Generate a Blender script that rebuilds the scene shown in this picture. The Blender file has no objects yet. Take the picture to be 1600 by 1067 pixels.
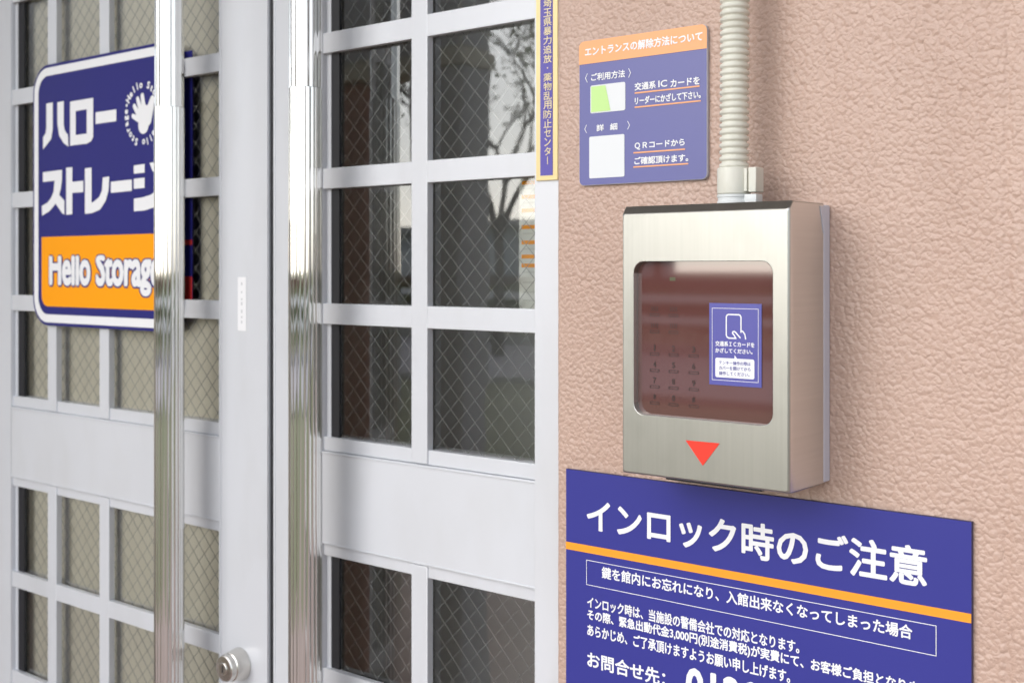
import bpy, bmesh, math, random
from mathutils import Vector, noise
import numpy as np

scene = bpy.context.scene
C = scene.collection
rad = math.radians

# ------------------------------------------------------------------ camera, sky, sun, exposure
FPX, CXP, HYP = 1914.0, 800.0, 419.0          # focal length, centre column and horizon row of the 1600 px photograph
ANG = math.atan(FPX / 2300.0)                 # the camera is turned this far left of the wall's normal
EYE = 1.5
cam_d = bpy.data.cameras.new('camera')
cam = bpy.data.objects.new('camera', cam_d)
C.objects.link(cam)
cam.location = (0, -1.0, EYE)
cam.rotation_euler = (rad(90), 0, ANG)
cam_d.sensor_width = 36
cam_d.lens = FPX / 1600 * 36
cam_d.shift_y = (HYP - 533.5) / 1600
cam_d.clip_start = 0.02
cam_d.clip_end = 2000
cam_d.dof.use_dof = True
cam_d.dof.focus_distance = 1.12
cam_d.dof.aperture_fstop = 9.5
scene.camera = cam

SUN_EL, SUN_AZ = 34.0, 22.0                   # degrees up, degrees left of the wall's outward normal
world = bpy.data.worlds.new('World')
scene.world = world
world.use_nodes = True
nt = world.node_tree
nt.nodes.clear()
sky = nt.nodes.new('ShaderNodeTexSky')
sky.sky_type = 'NISHITA'
sky.sun_disc = False
sky.sun_elevation = rad(SUN_EL)
sky.sun_rotation = rad(180 + SUN_AZ)
sky.dust_density = 1.0
hs = nt.nodes.new('ShaderNodeHueSaturation')
hs.inputs['Saturation'].default_value = 0.34
bg = nt.nodes.new('ShaderNodeBackground')
bg.inputs['Strength'].default_value = 0.15
wo = nt.nodes.new('ShaderNodeOutputWorld')
nt.links.new(sky.outputs[0], hs.inputs['Color'])
nt.links.new(hs.outputs[0], bg.inputs['Color'])
nt.links.new(bg.outputs[0], wo.inputs['Surface'])

sun_d = bpy.data.lights.new('sun', 'SUN')
sun_d.energy = 0.5
sun_d.angle = rad(85)
sun_d.color = (1.0, 0.95, 0.88)
sun = bpy.data.objects.new('sun', sun_d)
C.objects.link(sun)
sd = Vector((-math.sin(rad(SUN_AZ)) * math.cos(rad(SUN_EL)), -math.cos(rad(SUN_AZ)) * math.cos(rad(SUN_EL)), math.sin(rad(SUN_EL))))
sun.rotation_euler = sd.to_track_quat('Z', 'Y').to_euler()
sun.location = (-4, -4, 6)

scene.view_settings.view_transform = 'Standard'
scene.view_settings.look = 'None'
scene.view_settings.gamma = 1
scene.view_settings.exposure = 1.08
scene.cycles.max_bounces = 10
scene.cycles.transparent_max_bounces = 16
scene.cycles.caustics_reflective = False
scene.cycles.sample_clamp_indirect = 6


# ------------------------------------------------------------------ measuring and building helpers
def pt(u, v, Y=0.0):
    """Real x, z of a photo pixel on the vertical plane y = Y."""
    th = math.atan((u - CXP) / FPX) - ANG
    d = 1.0 + Y
    x = d * math.tan(th)
    return x, EYE + (HYP - v) / FPX * (-x * math.sin(ANG) + d * math.cos(ANG))


def px(u, Y=0.0):
    return pt(u, HYP, Y)[0]


def tag(o, label=None, cat=None, group=None, kind=None):
    if label: o['label'] = label
    if cat: o['category'] = cat
    if group: o['group'] = group
    if kind: o['kind'] = kind
    return o


def empty(name, loc, label, cat, group=None):
    o = bpy.data.objects.new(name, None)
    o.empty_display_size = 0.05
    C.objects.link(o)
    o.location = loc
    return tag(o, label, cat, group)


def link_mesh(name, me, mats, parent=None, smooth=False):
    o = bpy.data.objects.new(name, me)
    C.objects.link(o)
    for m in (mats if isinstance(mats, (list, tuple)) else [mats]):
        me.materials.append(m)
    if smooth:
        for p in me.polygons: p.use_smooth = True
    if parent is not None:
        o.parent = parent                     # meshes are built in world metres: keep them there
        w = Vector((0, 0, 0))
        q = parent
        while q is not None:
            w += q.location
            q = q.parent
        o.location = -w
    return o


class MB:
    """collects boxes, prisms, tubes, loops into one mesh"""
    def __init__(s): s.bm = bmesh.new()

    def box(s, x0, x1, y0, y1, z0, z1, bev=0.0, seg=2, mi=0):
        g = bmesh.ops.create_cube(s.bm, size=1)
        vs = g['verts']
        for v in vs:
            v.co = Vector(((x0 + x1) / 2 + v.co.x * (x1 - x0), (y0 + y1) / 2 + v.co.y * (y1 - y0), (z0 + z1) / 2 + v.co.z * (z1 - z0)))
        fs = {f for v in vs for f in v.link_faces}
        for f in fs: f.material_index = mi
        if bev > 0:
            es = {e for v in vs for e in v.link_edges}
            bmesh.ops.bevel(s.bm, geom=list(es), offset=bev, segments=seg, affect='EDGES', profile=0.5)
        return s

    def poly(s, pts, y, flip=False):
        vs = [s.bm.verts.new((x, y, z)) for x, z in pts]
        f = s.bm.faces.new(vs)
        f.normal_update()
        if f.normal.y > 0: f.normal_flip()
        return s

    def loft(s, loops, close=True, cap0=False, cap1=False, mis=None):
        rows = [[s.bm.verts.new(p) for p in L] for L in loops]
        n = len(rows[0])
        for k in range(len(rows) - 1):
            for i in range(n if close else n - 1):
                j = (i + 1) % n
                f = s.bm.faces.new((rows[k][i], rows[k][j], rows[k + 1][j], rows[k + 1][i]))
                if mis: f.material_index = mis[k]
        if cap0: s.bm.faces.new(rows[0][::-1])
        if cap1: s.bm.faces.new(rows[-1])
        return s

    def lathe(s, prof, c, axis='z', n=48, cap0=True, cap1=True):
        loops = []
        for r, h in prof:
            L = []
            for i in range(n):
                a = 2 * math.pi * i / n
                if axis == 'z': L.append((c[0] + r * math.cos(a), c[1] + r * math.sin(a), c[2] + h))
                elif axis == 'y': L.append((c[0] + r * math.cos(a), c[1] + h, c[2] + r * math.sin(a)))
                else: L.append((c[0] + h, c[1] + r * math.cos(a), c[2] + r * math.sin(a)))
            loops.append(L)
        return s.loft(loops, True, cap0, cap1)

    def tube(s, p0, p1, r0, r1, n=8):
        p0, p1 = Vector(p0), Vector(p1)
        q = (p1 - p0).to_track_quat('Z', 'Y')
        L = [[tuple(p + q @ Vector((r * math.cos(2 * math.pi * i / n), r * math.sin(2 * math.pi * i / n), 0))) for i in range(n)] for p, r in ((p0, r0), (p1, r1))]
        return s.loft(L, True, True, True)

    def build(s, name, mats, parent=None, smooth=False, angle=None):
        bmesh.ops.recalc_face_normals(s.bm, faces=s.bm.faces[:])
        me = bpy.data.meshes.new(name)
        s.bm.to_mesh(me)
        s.bm.free()
        o = link_mesh(name, me, mats, parent, smooth)
        if angle is not None:
            for p in me.polygons: p.use_smooth = True
            me.set_sharp_from_angle(angle=rad(angle))
            for p in me.polygons:              # broad flat faces stay flat, the rounded edges between them smooth
                p.use_smooth = not (angle == 40 and max(abs(q) for q in p.normal) > 0.9995)
        return o

    def ink(s, name, mat, parent):            # flat printed marks that face out of the wall
        me = bpy.data.meshes.new(name)
        s.bm.to_mesh(me)
        s.bm.free()
        return link_mesh(name, me, mat, parent)


def rr(x0, x1, z0, z1, r, n=6):
    """rounded rectangle outline"""
    P = []
    for cx, cz, a0 in ((x1 - r, z1 - r, 0), (x0 + r, z1 - r, 90), (x0 + r, z0 + r, 180), (x1 - r, z0 + r, 270)):
        for i in range(n + 1):
            a = rad(a0 + 90 * i / n)
            P.append((cx + r * math.cos(a), cz + r * math.sin(a)))
    return P


def stroke(pts, w, closed=False):
    """thick 2-D line as a list of quads"""
    out = []
    n = len(pts)
    for i in range(n if closed else n - 1):
        a, b = Vector(pts[i]), Vector(pts[(i + 1) % n])
        d = (b - a)
        if d.length < 1e-9: continue
        d.normalize()
        nn = Vector((-d.y, d.x)) * w / 2
        a2, b2 = a - d * w * 0.4, b + d * w * 0.4
        out.append([tuple(a2 - nn), tuple(b2 - nn), tuple(b2 + nn), tuple(a2 + nn)])
    return out


_tc = {}
def glyphs(s, bold):
    """flat mesh of a text in em units from Blender's own font: (verts, faces)"""
    k = (s, bold)
    if k in _tc: return _tc[k]
    cu = bpy.data.curves.new('t', 'FONT')
    cu.body = s
    cu.offset = bold
    cu.resolution_u = 3
    ob = bpy.data.objects.new('t', cu)
    C.objects.link(ob)
    bpy.context.view_layer.update()
    dg = bpy.context.evaluated_depsgraph_get()
    me = bpy.data.meshes.new_from_object(ob.evaluated_get(dg))
    v = [(q.co.x, q.co.y) for q in me.vertices]
    f = [tuple(p.vertices) for p in me.polygons]
    bpy.data.objects.remove(ob)
    bpy.data.curves.remove(cu)
    bpy.data.meshes.remove(me)
    _tc[k] = (v, f)
    return v, f


class Ink:
    """flat lettering and marks at one depth"""
    def __init__(s, y): s.y, s.v, s.f, s.k = y, [], [], 0

    def raw(s, pts, faces, dx=0.0, dz=0.0):
        b = len(s.v)
        y = s.y - (s.k % 12) * 1.5e-5          # overlapping strokes never share a plane
        s.k += 1
        s.v += [(x + dx, y, z + dz) for x, z in pts]
        s.f += [tuple(b + i for i in f) for f in faces]

    def stack(s, pts, faces, e):
        if e <= 0: return s.raw(pts, faces)
        for i in range(8):
            a = math.pi * i / 4 + 0.4
            s.raw(pts, faces, e * math.cos(a), e * math.sin(a))

    def poly(s, pts):
        a = sum(pts[i][0] * pts[(i + 1) % len(pts)][1] - pts[(i + 1) % len(pts)][0] * pts[i][1] for i in range(len(pts)))
        s.raw(pts if a > 0 else pts[::-1], [tuple(range(len(pts)))])
        return s

    def rect(s, x0, x1, z0, z1): return s.poly([(x0, z0), (x1, z0), (x1, z1), (x0, z1)])

    def line(s, pts, w, closed=False):
        for q in stroke(pts, w, closed): s.poly(q)
        return s

    def text(s, t, x0, x1, z0, z1, bold=0.0, tall=None):
        v, f = glyphs(t, 0)
        if tall:                               # raise the small letters to this share of the capitals' height
            xh, ch = max(p[1] for p in glyphs('x', 0)[0]), max(p[1] for p in glyphs('H', 0)[0])
            v = [(p[0], p[1] * (1 if p[1] < 0 else tall * ch / xh) if p[1] < xh else ch * tall + (p[1] - xh) * ch * (1 - tall) / (ch - xh)) for p in v]
        e = bold * (z1 - z0)
        x0, x1, z0, z1 = x0 + e, x1 - e, z0 + e, z1 - e
        ax, bx = min(p[0] for p in v), max(p[0] for p in v)
        az, bz = min(p[1] for p in v), max(p[1] for p in v)
        s.stack([(x0 + (p[0] - ax) / (bx - ax) * (x1 - x0), z0 + (p[1] - az) / (bz - az) * (z1 - z0)) for p in v], f, e)
        return s

    def ptext(s, t, uL, vT, vB, uR, Y, bold=0.0):
        """text whose left end spans rows vT..vB at column uL and whose right end is at column uR"""
        x0, z1 = pt(uL, vT, Y)
        return s.text(t, x0, px(uR, Y), pt(uL, vB, Y)[1], z1, bold)

    def char(s, t, cx, cz, size, ang=0.0, bold=0.0, wscale=1.0):
        """one character centred on a point, turned by ang"""
        v, f = glyphs(t, 0)
        ax, bx = min(p[0] for p in v), max(p[0] for p in v)
        ca, sa = math.cos(ang), math.sin(ang)
        pts = []
        for p in v:
            x, z = (p[0] - (ax + bx) / 2) * size * wscale, (p[1] - 0.35) * size
            pts.append((cx + x * ca - z * sa, cz + x * sa + z * ca))
        s.stack(pts, f, bold * size)
        return s

    def build(s, name, mat, parent):
        me = bpy.data.meshes.new(name)
        me.from_pydata(s.v, [], s.f)
        me.update()
        return link_mesh(name, me, mat, parent)


# ------------------------------------------------------------------ materials
def mat(name, col, rough=0.5, metal=0.0, spec=0.5, **kw):
    m = bpy.data.materials.new(name)
    m.use_nodes = True
    b = m.node_tree.nodes['Principled BSDF']
    b.inputs['Base Color'].default_value = (*col, 1)
    b.inputs['Roughness'].default_value = rough
    b.inputs['Metallic'].default_value = metal
    b.inputs['Specular IOR Level'].default_value = spec
    for k, v in kw.items():
        b.inputs[k].default_value = v
    return m


def vary(m, scale, amount, rough_amount=0.0, stretch=(1, 1, 1), bump=0.0, bump_scale=None, detail=4):
    """procedural unevenness of colour, roughness and relief"""
    t = m.node_tree
    b = t.nodes['Principled BSDF']
    tc = t.nodes.new('ShaderNodeTexCoord')
    mp = t.nodes.new('ShaderNodeMapping')
    mp.inputs['Scale'].default_value = stretch
    t.links.new(tc.outputs['Object'], mp.inputs[0])
    n = t.nodes.new('ShaderNodeTexNoise')
    n.inputs['Scale'].default_value = scale
    n.inputs['Detail'].default_value = detail
    t.links.new(mp.outputs[0], n.inputs['Vector'])
    if amount:
        c = tuple(b.inputs['Base Color'].default_value)
        mx = t.nodes.new('ShaderNodeMix')
        mx.data_type = 'RGBA'
        mx.inputs['A'].default_value = tuple(q * (1 - amount) for q in c[:3]) + (1,)
        mx.inputs['B'].default_value = tuple(min(1, q * (1 + amount)) for q in c[:3]) + (1,)
        t.links.new(n.outputs['Fac'], mx.inputs['Factor'])
        t.links.new(mx.outputs['Result'], b.inputs['Base Color'])
    if rough_amount:
        r = b.inputs['Roughness'].default_value
        mr = t.nodes.new('ShaderNodeMapRange')
        mr.inputs['To Min'].default_value = max(0, r - rough_amount)
        mr.inputs['To Max'].default_value = r + rough_amount
        t.links.new(n.outputs['Fac'], mr.inputs['Value'])
        t.links.new(mr.outputs[0], b.inputs['Roughness'])
    if bump:
        n2 = n
        if bump_scale:
            n2 = t.nodes.new('ShaderNodeTexNoise')
            n2.inputs['Scale'].default_value = bump_scale
            t.links.new(mp.outputs[0], n2.inputs['Vector'])
        bp = t.nodes.new('ShaderNodeBump')
        bp.inputs['Distance'].default_value = bump
        t.links.new(n2.outputs['Fac'], bp.inputs['Height'])
        t.links.new(bp.outputs[0], b.inputs['Normal'])
    return m


M = {}
M['stucco'] = vary(mat('stucco', (0.535, 0.375, 0.305), 0.36, 0, 0.5), 14, 0.06, 0.06)
M['alu'] = vary(mat('aluminium', (0.685, 0.70, 0.74), 0.32, 0.12, 0.5), 9, 0.025, 0.05, stretch=(1, 1, 0.15))
M['alu_panel'] = vary(mat('aluminium_panel', (0.685, 0.70, 0.74), 0.38, 0.12, 0.5), 7, 0.02, 0.05)
M['bead'] = mat('bead', (0.62, 0.62, 0.58), 0.45)
M['gasket'] = mat('gasket', (0.012, 0.012, 0.016), 0.55)
M['chrome'] = vary(mat('polished_steel', (0.82, 0.81, 0.79), 0.035, 1.0), 30, 0, 0.03)
M['wire'] = mat('wire', (0.34, 0.34, 0.33), 0.5, 0.2)
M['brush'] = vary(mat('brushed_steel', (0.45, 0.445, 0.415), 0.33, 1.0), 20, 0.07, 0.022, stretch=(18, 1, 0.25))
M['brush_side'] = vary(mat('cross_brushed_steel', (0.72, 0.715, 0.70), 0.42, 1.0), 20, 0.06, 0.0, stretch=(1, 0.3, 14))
M['lock'] = vary(mat('satin_nickel', (0.66, 0.64, 0.60), 0.25, 1.0), 90, 0.05, 0.06)
M['navy'] = vary(mat('navy_print', (0.019, 0.018, 0.175), 0.5, 0, 0.25), 6, 0.05, 0.05)
M['navy_sign'] = vary(mat('navy_board', (0.036, 0.038, 0.262), 0.36, 0, 0.4), 6, 0.04, 0.06)
M['sheen_pale_navy'] = vary(mat('sheen_pale_navy_print', (0.122, 0.126, 0.345), 0.33), 11, 0.05, 0.06)  # small sign's navy, its gloss sheen painted in as a paler base colour
M['violet'] = vary(mat('violet_print', (0.10, 0.08, 0.40), 0.4), 10, 0.06)
M['card_blue'] = mat('sticker_blue', (0.09, 0.088, 0.36), 0.32)
M['white'] = mat('white_print', (0.86, 0.86, 0.88), 0.4)
M['soft_white'] = mat('card_white', (0.74, 0.76, 0.78), 0.4)
M['orange'] = mat('orange_print', (1.0, 0.37, 0.006), 0.55, 0, 0.12)
M['amber'] = mat('amber_print', (0.93, 0.345, 0.022), 0.4)
M['sheen_pale_orange'] = mat('sheen_pale_orange_print', (0.88, 0.40, 0.165), 0.36)  # small sign's orange, lightened to paint in the same surface sheen
M['green'] = mat('light_green_print', (0.52, 0.78, 0.28), 0.4)
M['gold'] = vary(mat('gold_frame', (0.74, 0.60, 0.30), 0.35, 0.25), 40, 0.06)
M['gold_ink'] = mat('gold_lettering', (0.80, 0.68, 0.42), 0.4, 0.1)
M['red'] = mat('red_sticker', (0.84, 0.05, 0.03), 0.5, 0, 0.3)
M['dull_red'] = mat('dull_red_print', (0.60, 0.03, 0.03), 0.5)
M['ink_blue'] = mat('blue_ink', (0.10, 0.10, 0.36), 0.5)
M['key_ink'] = mat('key_ink', (0.036, 0.016, 0.014), 0.5)
M['acrylic'] = mat('brown_acrylic', (0.125, 0.048, 0.043), 0.035, 0, 0.5, IOR=2.0)
M['pvc'] = vary(mat('ivory_plastic', (0.68, 0.67, 0.595), 0.42), 25, 0.04)
M['pvc_white'] = vary(mat('pale_plastic', (0.70, 0.72, 0.72), 0.4), 25, 0.04)
M['grey_plastic'] = vary(mat('lavender_grey_plastic', (0.55, 0.57, 0.66), 0.4), 25, 0.03)
M['board_edge'] = mat('board_edge', (0.5, 0.5, 0.55), 0.4)
M['navy_edge'] = mat('navy_board_edge', (0.03, 0.03, 0.10), 0.4)
M['curtain'] = vary(mat('beige_fabric', (0.82, 0.765, 0.655), 0.85), 7, 0.10, stretch=(6, 6, 0.3), bump=0.002)
M['room'] = mat('interior_paint', (0.74, 0.73, 0.71), 0.8)
M['room_floor'] = mat('interior_floor', (0.30, 0.28, 0.26), 0.5)
M['paper'] = mat('paper', (0.72, 0.72, 0.68), 0.6)
M['paving'] = vary(mat('paving', (0.33, 0.25, 0.22), 0.7), 3, 0.25)
M['asphalt'] = vary(mat('asphalt', (0.36, 0.34, 0.36), 0.8), 6, 0.2)
M['kerb'] = mat('kerb_concrete', (0.32, 0.31, 0.29), 0.8)
M['grass'] = vary(mat('grass', (0.16, 0.165, 0.08), 0.8), 2, 0.4)
M['leaf'] = vary(mat('foliage', (0.17, 0.22, 0.07), 0.6), 3, 0.45)
M['bark'] = vary(mat('bark', (0.09, 0.07, 0.055), 0.85), 12, 0.3)
M['concrete'] = vary(mat('grey_concrete', (0.50, 0.50, 0.51), 0.7), 8, 0.10)
M['brown_tile'] = vary(mat('dark_brown_tile', (0.42, 0.23, 0.18), 0.5), 5, 0.25)
M['cream'] = vary(mat('cream_paint', (0.66, 0.62, 0.50), 0.6), 5, 0.06)
M['soffit'] = vary(mat('soffit_board', (0.16, 0.125, 0.10), 0.7), 5, 0.1)
M['far_wall'] = vary(mat('far_wall', (0.14, 0.07, 0.055), 0.8), 3, 0.15)
M['far_pale'] = vary(mat('far_pale_wall', (0.55, 0.60, 0.66), 0.8), 1, 0.1)
M['window'] = mat('far_window', (0.75, 0.78, 0.82), 0.15)
M['rail'] = mat('rail_paint', (0.85, 0.85, 0.85), 0.4)


def pebbled(m):
    t = m.node_tree
    tc = t.nodes.new('ShaderNodeTexCoord')
    w = t.nodes.new('ShaderNodeTexNoise'); w.inputs['Scale'].default_value = 130; w.inputs['Detail'].default_value = 1
    va = t.nodes.new('ShaderNodeVectorMath'); va.operation = 'MULTIPLY_ADD'
    va.inputs[1].default_value = (0.0045, 0.0045, 0.0045)
    vo = t.nodes.new('ShaderNodeTexVoronoi'); vo.feature = 'SMOOTH_F1'
    vo.inputs['Scale'].default_value = 235; vo.inputs['Smoothness'].default_value = 0.35
    n2 = t.nodes.new('ShaderNodeTexNoise'); n2.inputs['Scale'].default_value = 215; n2.inputs['Detail'].default_value = 2
    n2.inputs['Distortion'].default_value = 0.5
    t.links.new(tc.outputs['Object'], w.inputs['Vector'])
    t.links.new(w.outputs['Color'], va.inputs[0])
    t.links.new(tc.outputs['Object'], va.inputs[2])
    t.links.new(va.outputs[0], vo.inputs['Vector'])
    t.links.new(tc.outputs['Object'], n2.inputs['Vector'])
    sq = t.nodes.new('ShaderNodeMath'); sq.operation = 'POWER'; sq.inputs[1].default_value = 1.6
    t.links.new(vo.outputs['Distance'], sq.inputs[0])
    sb = t.nodes.new('ShaderNodeMath'); sb.operation = 'SUBTRACT'
    t.links.new(n2.outputs['Fac'], sb.inputs[0]); t.links.new(sq.outputs[0], sb.inputs[1])
    bp = t.nodes.new('ShaderNodeBump'); bp.inputs['Distance'].default_value = 0.00115
    t.links.new(sb.outputs[0], bp.inputs['Height'])
    t.links.new(bp.outputs[0], t.nodes['Principled BSDF'].inputs['Normal'])


pebbled(M['stucco'])


def soiled(m, scale, stretch, lo, hi, tint, socket='Base Color'):
    """multiply patches of grime over the colour that is already there"""
    t = m.node_tree
    b = t.nodes['Principled BSDF']
    src = b.inputs['Base Color'].links[0].from_socket
    tc = t.nodes.new('ShaderNodeTexCoord'); mp = t.nodes.new('ShaderNodeMapping'); mp.inputs['Scale'].default_value = stretch
    n = t.nodes.new('ShaderNodeTexNoise'); n.inputs['Scale'].default_value = scale; n.inputs['Detail'].default_value = 6
    mr = t.nodes.new('ShaderNodeMapRange'); mr.inputs['From Min'].default_value = lo; mr.inputs['From Max'].default_value = hi
    mx = t.nodes.new('ShaderNodeMix'); mx.data_type = 'RGBA'; mx.blend_type = 'MULTIPLY'
    mx.inputs['B'].default_value = (*tint, 1)
    t.links.new(tc.outputs['Object'], mp.inputs[0]); t.links.new(mp.outputs[0], n.inputs['Vector'])
    t.links.new(n.outputs['Fac'], mr.inputs['Value']); t.links.new(mr.outputs[0], mx.inputs['Factor'])
    t.links.new(src, mx.inputs['A']); t.links.new(mx.outputs['Result'], b.inputs['Base Color'])


soiled(M['stucco'], 9, (1, 1, 0.35), 0.45, 0.75, (0.90, 0.87, 0.85))
soiled(M['stucco'], 330, (1, 1, 1), 0.66, 0.74, (0.72, 0.66, 0.62))
soiled(M['brush'], 26, (1, 1, 0.7), 0.52, 0.74, (0.90, 0.90, 0.895))
soiled(M['pvc'], 40, (1, 1, 0.6), 0.5, 0.75, (0.86, 0.84, 0.80))
soiled(M['alu'], 16, (1, 1, 0.3), 0.5, 0.8, (0.93, 0.925, 0.91))
soiled(M['alu_panel'], 12, (1, 1, 0.5), 0.5, 0.8, (0.95, 0.945, 0.93))


def glass_mat():
    m = bpy.data.materials.new('wired_glass')
    m.use_nodes = True
    t = m.node_tree
    t.nodes.clear()
    o = t.nodes.new('ShaderNodeOutputMaterial')
    tr = t.nodes.new('ShaderNodeBsdfTransparent')
    tr.inputs[0].default_value = (0.99, 0.995, 0.985, 1)
    gl = t.nodes.new('ShaderNodeBsdfGlossy')
    gl.inputs['Roughness'].default_value = 0.0
    gl.inputs['Color'].default_value = (1, 1, 1, 1)
    fr = t.nodes.new('ShaderNodeFresnel')
    fr.inputs['IOR'].default_value = 1.58
    mu = t.nodes.new('ShaderNodeMath')
    mu.operation = 'MULTIPLY'
    mu.use_clamp = True
    mu.inputs[1].default_value = 2.3         # front and back surface of the sheet
    mx = t.nodes.new('ShaderNodeMixShader')
    t.links.new(fr.outputs[0], mu.inputs[0])
    t.links.new(mu.outputs[0], mx.inputs[0])
    t.links.new(tr.outputs[0], mx.inputs[1])
    t.links.new(gl.outputs[0], mx.inputs[2])
    t.links.new(mx.outputs[0], o.inputs[0])
    # faint waviness of a rolled sheet
    n = t.nodes.new('ShaderNodeTexNoise')
    n.inputs['Scale'].default_value = 5
    bp = t.nodes.new('ShaderNodeBump')
    bp.inputs['Distance'].default_value = 0.0006
    tc = t.nodes.new('ShaderNodeTexCoord')
    t.links.new(tc.outputs['Object'], n.inputs['Vector'])
    t.links.new(n.outputs['Fac'], bp.inputs['Height'])
    t.links.new(bp.outputs[0], gl.inputs['Normal'])
    return m


def clear_mat():
    m = bpy.data.materials.new('glass_back')
    m.use_nodes = True
    t = m.node_tree
    t.nodes.clear()
    o = t.nodes.new('ShaderNodeOutputMaterial')
    tr = t.nodes.new('ShaderNodeBsdfTransparent')
    tr.inputs[0].default_value = (0.99, 0.995, 0.985, 1)
    t.links.new(tr.outputs[0], o.inputs[0])
    return m


M['glass'] = glass_mat()
M['glass_back'] = clear_mat()

# ------------------------------------------------------------------ ground, road, verge (outside, in front of the doors)
def sheet(name, x0, x1, y0, y1, z, m):
    me = bpy.data.meshes.new(name)
    me.from_pydata([(x0, y0, z), (x1, y0, z), (x1, y1, z), (x0, y1, z)], [], [(0, 1, 2, 3)])
    return tag(link_mesh(name, me, m), kind='structure')


sheet('ground', -400, 400, -400, 30, -0.02, M['grass'])
sheet('paving', -40, 40, -3.6, 0.05, 0.0, M['paving'])
sheet('road', -120, 120, -17.5, -11.0, -0.012, M['asphalt'])
k = MB()
k.box(-120, 120, -11.2, -11.001, -0.03, 0.05, 0.01)
k.box(-120, 120, -18.0, -17.5, -0.02, 0.13, 0.01)
tag(k.build('kerb', M['kerb']), kind='structure')

# ------------------------------------------------------------------ stucco wall
XE = -0.7738                                   # the wall's left corner
R_ = 0.007


def stucco_wall():
    def axis(a, b, d0, d1, step, coarse):
        L = list(np.arange(a, d0, coarse)) + list(np.arange(d0, d1, step)) + list(np.arange(d1, b, coarse)) + [b]
        return sorted(set(round(float(q), 5) for q in L))
    xs = axis(XE + R_, 1.6, XE + R_, -0.255, 0.002, 0.12)
    zs = axis(0.0, 2.6, 1.03, 1.82, 0.002, 0.12)
    verts, faces = [], []
    nx, nz = len(xs), len(zs)

    def h(x, z):
        p = Vector((x * 70, z * 70, 0))
        w = noise.noise_vector(p * 0.9) * 0.5
        q = p + w
        a = abs(noise.noise(q * 1.25 + Vector((7, 3, 1))))
        b = noise.noise(q * 2.2 + Vector((1, 8, 4)))
        c = noise.noise(Vector((x * 30, z * 30, 5)))
        v = min(a * 2.6, 0.62 + 0.12 * a) * 0.85 + 0.20 * b + 0.25 * c
        amp = 0.0005
        # calmer along the trowelled corner, and a crease near the right
        e = min(1, max(0.12, (x - XE - 0.004) / 0.016))
        g = -0.0011 * math.exp(-((x + 0.3195 + 0.0015 * math.sin(z * 21)) / 0.0028) ** 2)
        return amp * v * e + g
    for z in zs:
        for x in xs:
            dense = x < -0.25 and 1.02 < z < 1.83
            verts.append((x, -(h(x, z) if dense else 0.0004), z))
    for j in range(nz - 1):
        for i in range(nx - 1):
            a = j * nx + i
            faces.append((a, a + 1, a + nx + 1, a + nx))
    # rounded corner and the return into the doorway, one strip per step
    prev = [j * nx for j in range(nz)]
    steps = [(XE + R_ - R_ * math.sin(a), R_ - R_ * math.cos(a)) for a in (rad(22), rad(45), rad(68), rad(90))] + [(XE, 0.30)]
    for (x, y) in steps:
        b0 = len(verts)
        for j, z in enumerate(zs):
            wob = 0.0005 * noise.noise(Vector((x * 60, y * 60, z * 70)))
            verts.append((x + wob, y, z))
        for j in range(nz - 1):
            faces.append((b0 + j, prev[j], prev[j + 1], b0 + j + 1))
        prev = [b0 + j for j in range(nz)]
    b0 = len(verts)
    verts += [(1.6, 0.30, 0), (1.6, 0.30, 2.6)]
    faces.append((prev[0], prev[-1], b0 + 1, b0))
    faces.append(((nx - 1), b0, b0 + 1, nz * nx - 1))
    me = bpy.data.meshes.new('stucco_wall')
    me.from_pydata(verts, [], faces)
    me.update()
    o = link_mesh('stucco_wall', me, M['stucco'], None, True)
    me.set_sharp_from_angle(angle=rad(60))
    return tag(o, 'pinkish beige textured stucco wall carrying the card reader and the signs', 'wall')


stucco_wall()

# ------------------------------------------------------------------ building shell: room behind the doors, canopy
t = empty('interior_room', (-1.4, 0.6, 0), 'dim interior room behind the wired glass doors', 'room')
b = MB(); b.box(-2.6, 1.6, 0.50, 1.1, 0.0, 2.6); b.box(-2.7, -2.6, 0.30, 1.1, 0.0, 2.6); b.box(1.6, 1.7, 0.301, 1.1, 0, 2.6)
b.build('wall', M['room'], t)
b = MB(); b.box(-2.7, 1.7, 0.16, 1.1, -0.018, 0.004); b.build('floor', M['room_floor'], t)
b = MB(); b.box(-2.7, 1.7, 0.16, 1.1, 2.601, 2.66); b.build('ceiling', M['room'], t)

b = MB(); b.box(-2.64, 1.9, -0.85, 0.16, 2.665, 2.85, 0.01); b.box(-6.5, -2.641, -0.7, 0.16, 2.668, 2.85, 0.01)
tag(b.build('entrance_canopy', M['soffit']), 'brown boarded canopy above the entrance, mirrored in the steel lip of the card reader', 'canopy')

# left part of the facade beyond the door
b = MB(); b.box(-6.5, -2.117, 0.0, 0.30, 0, 2.6, 0.006)
tag(b.build('facade_wall', M['cream']), 'cream facade wall left of the white doors', 'wall')

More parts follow.
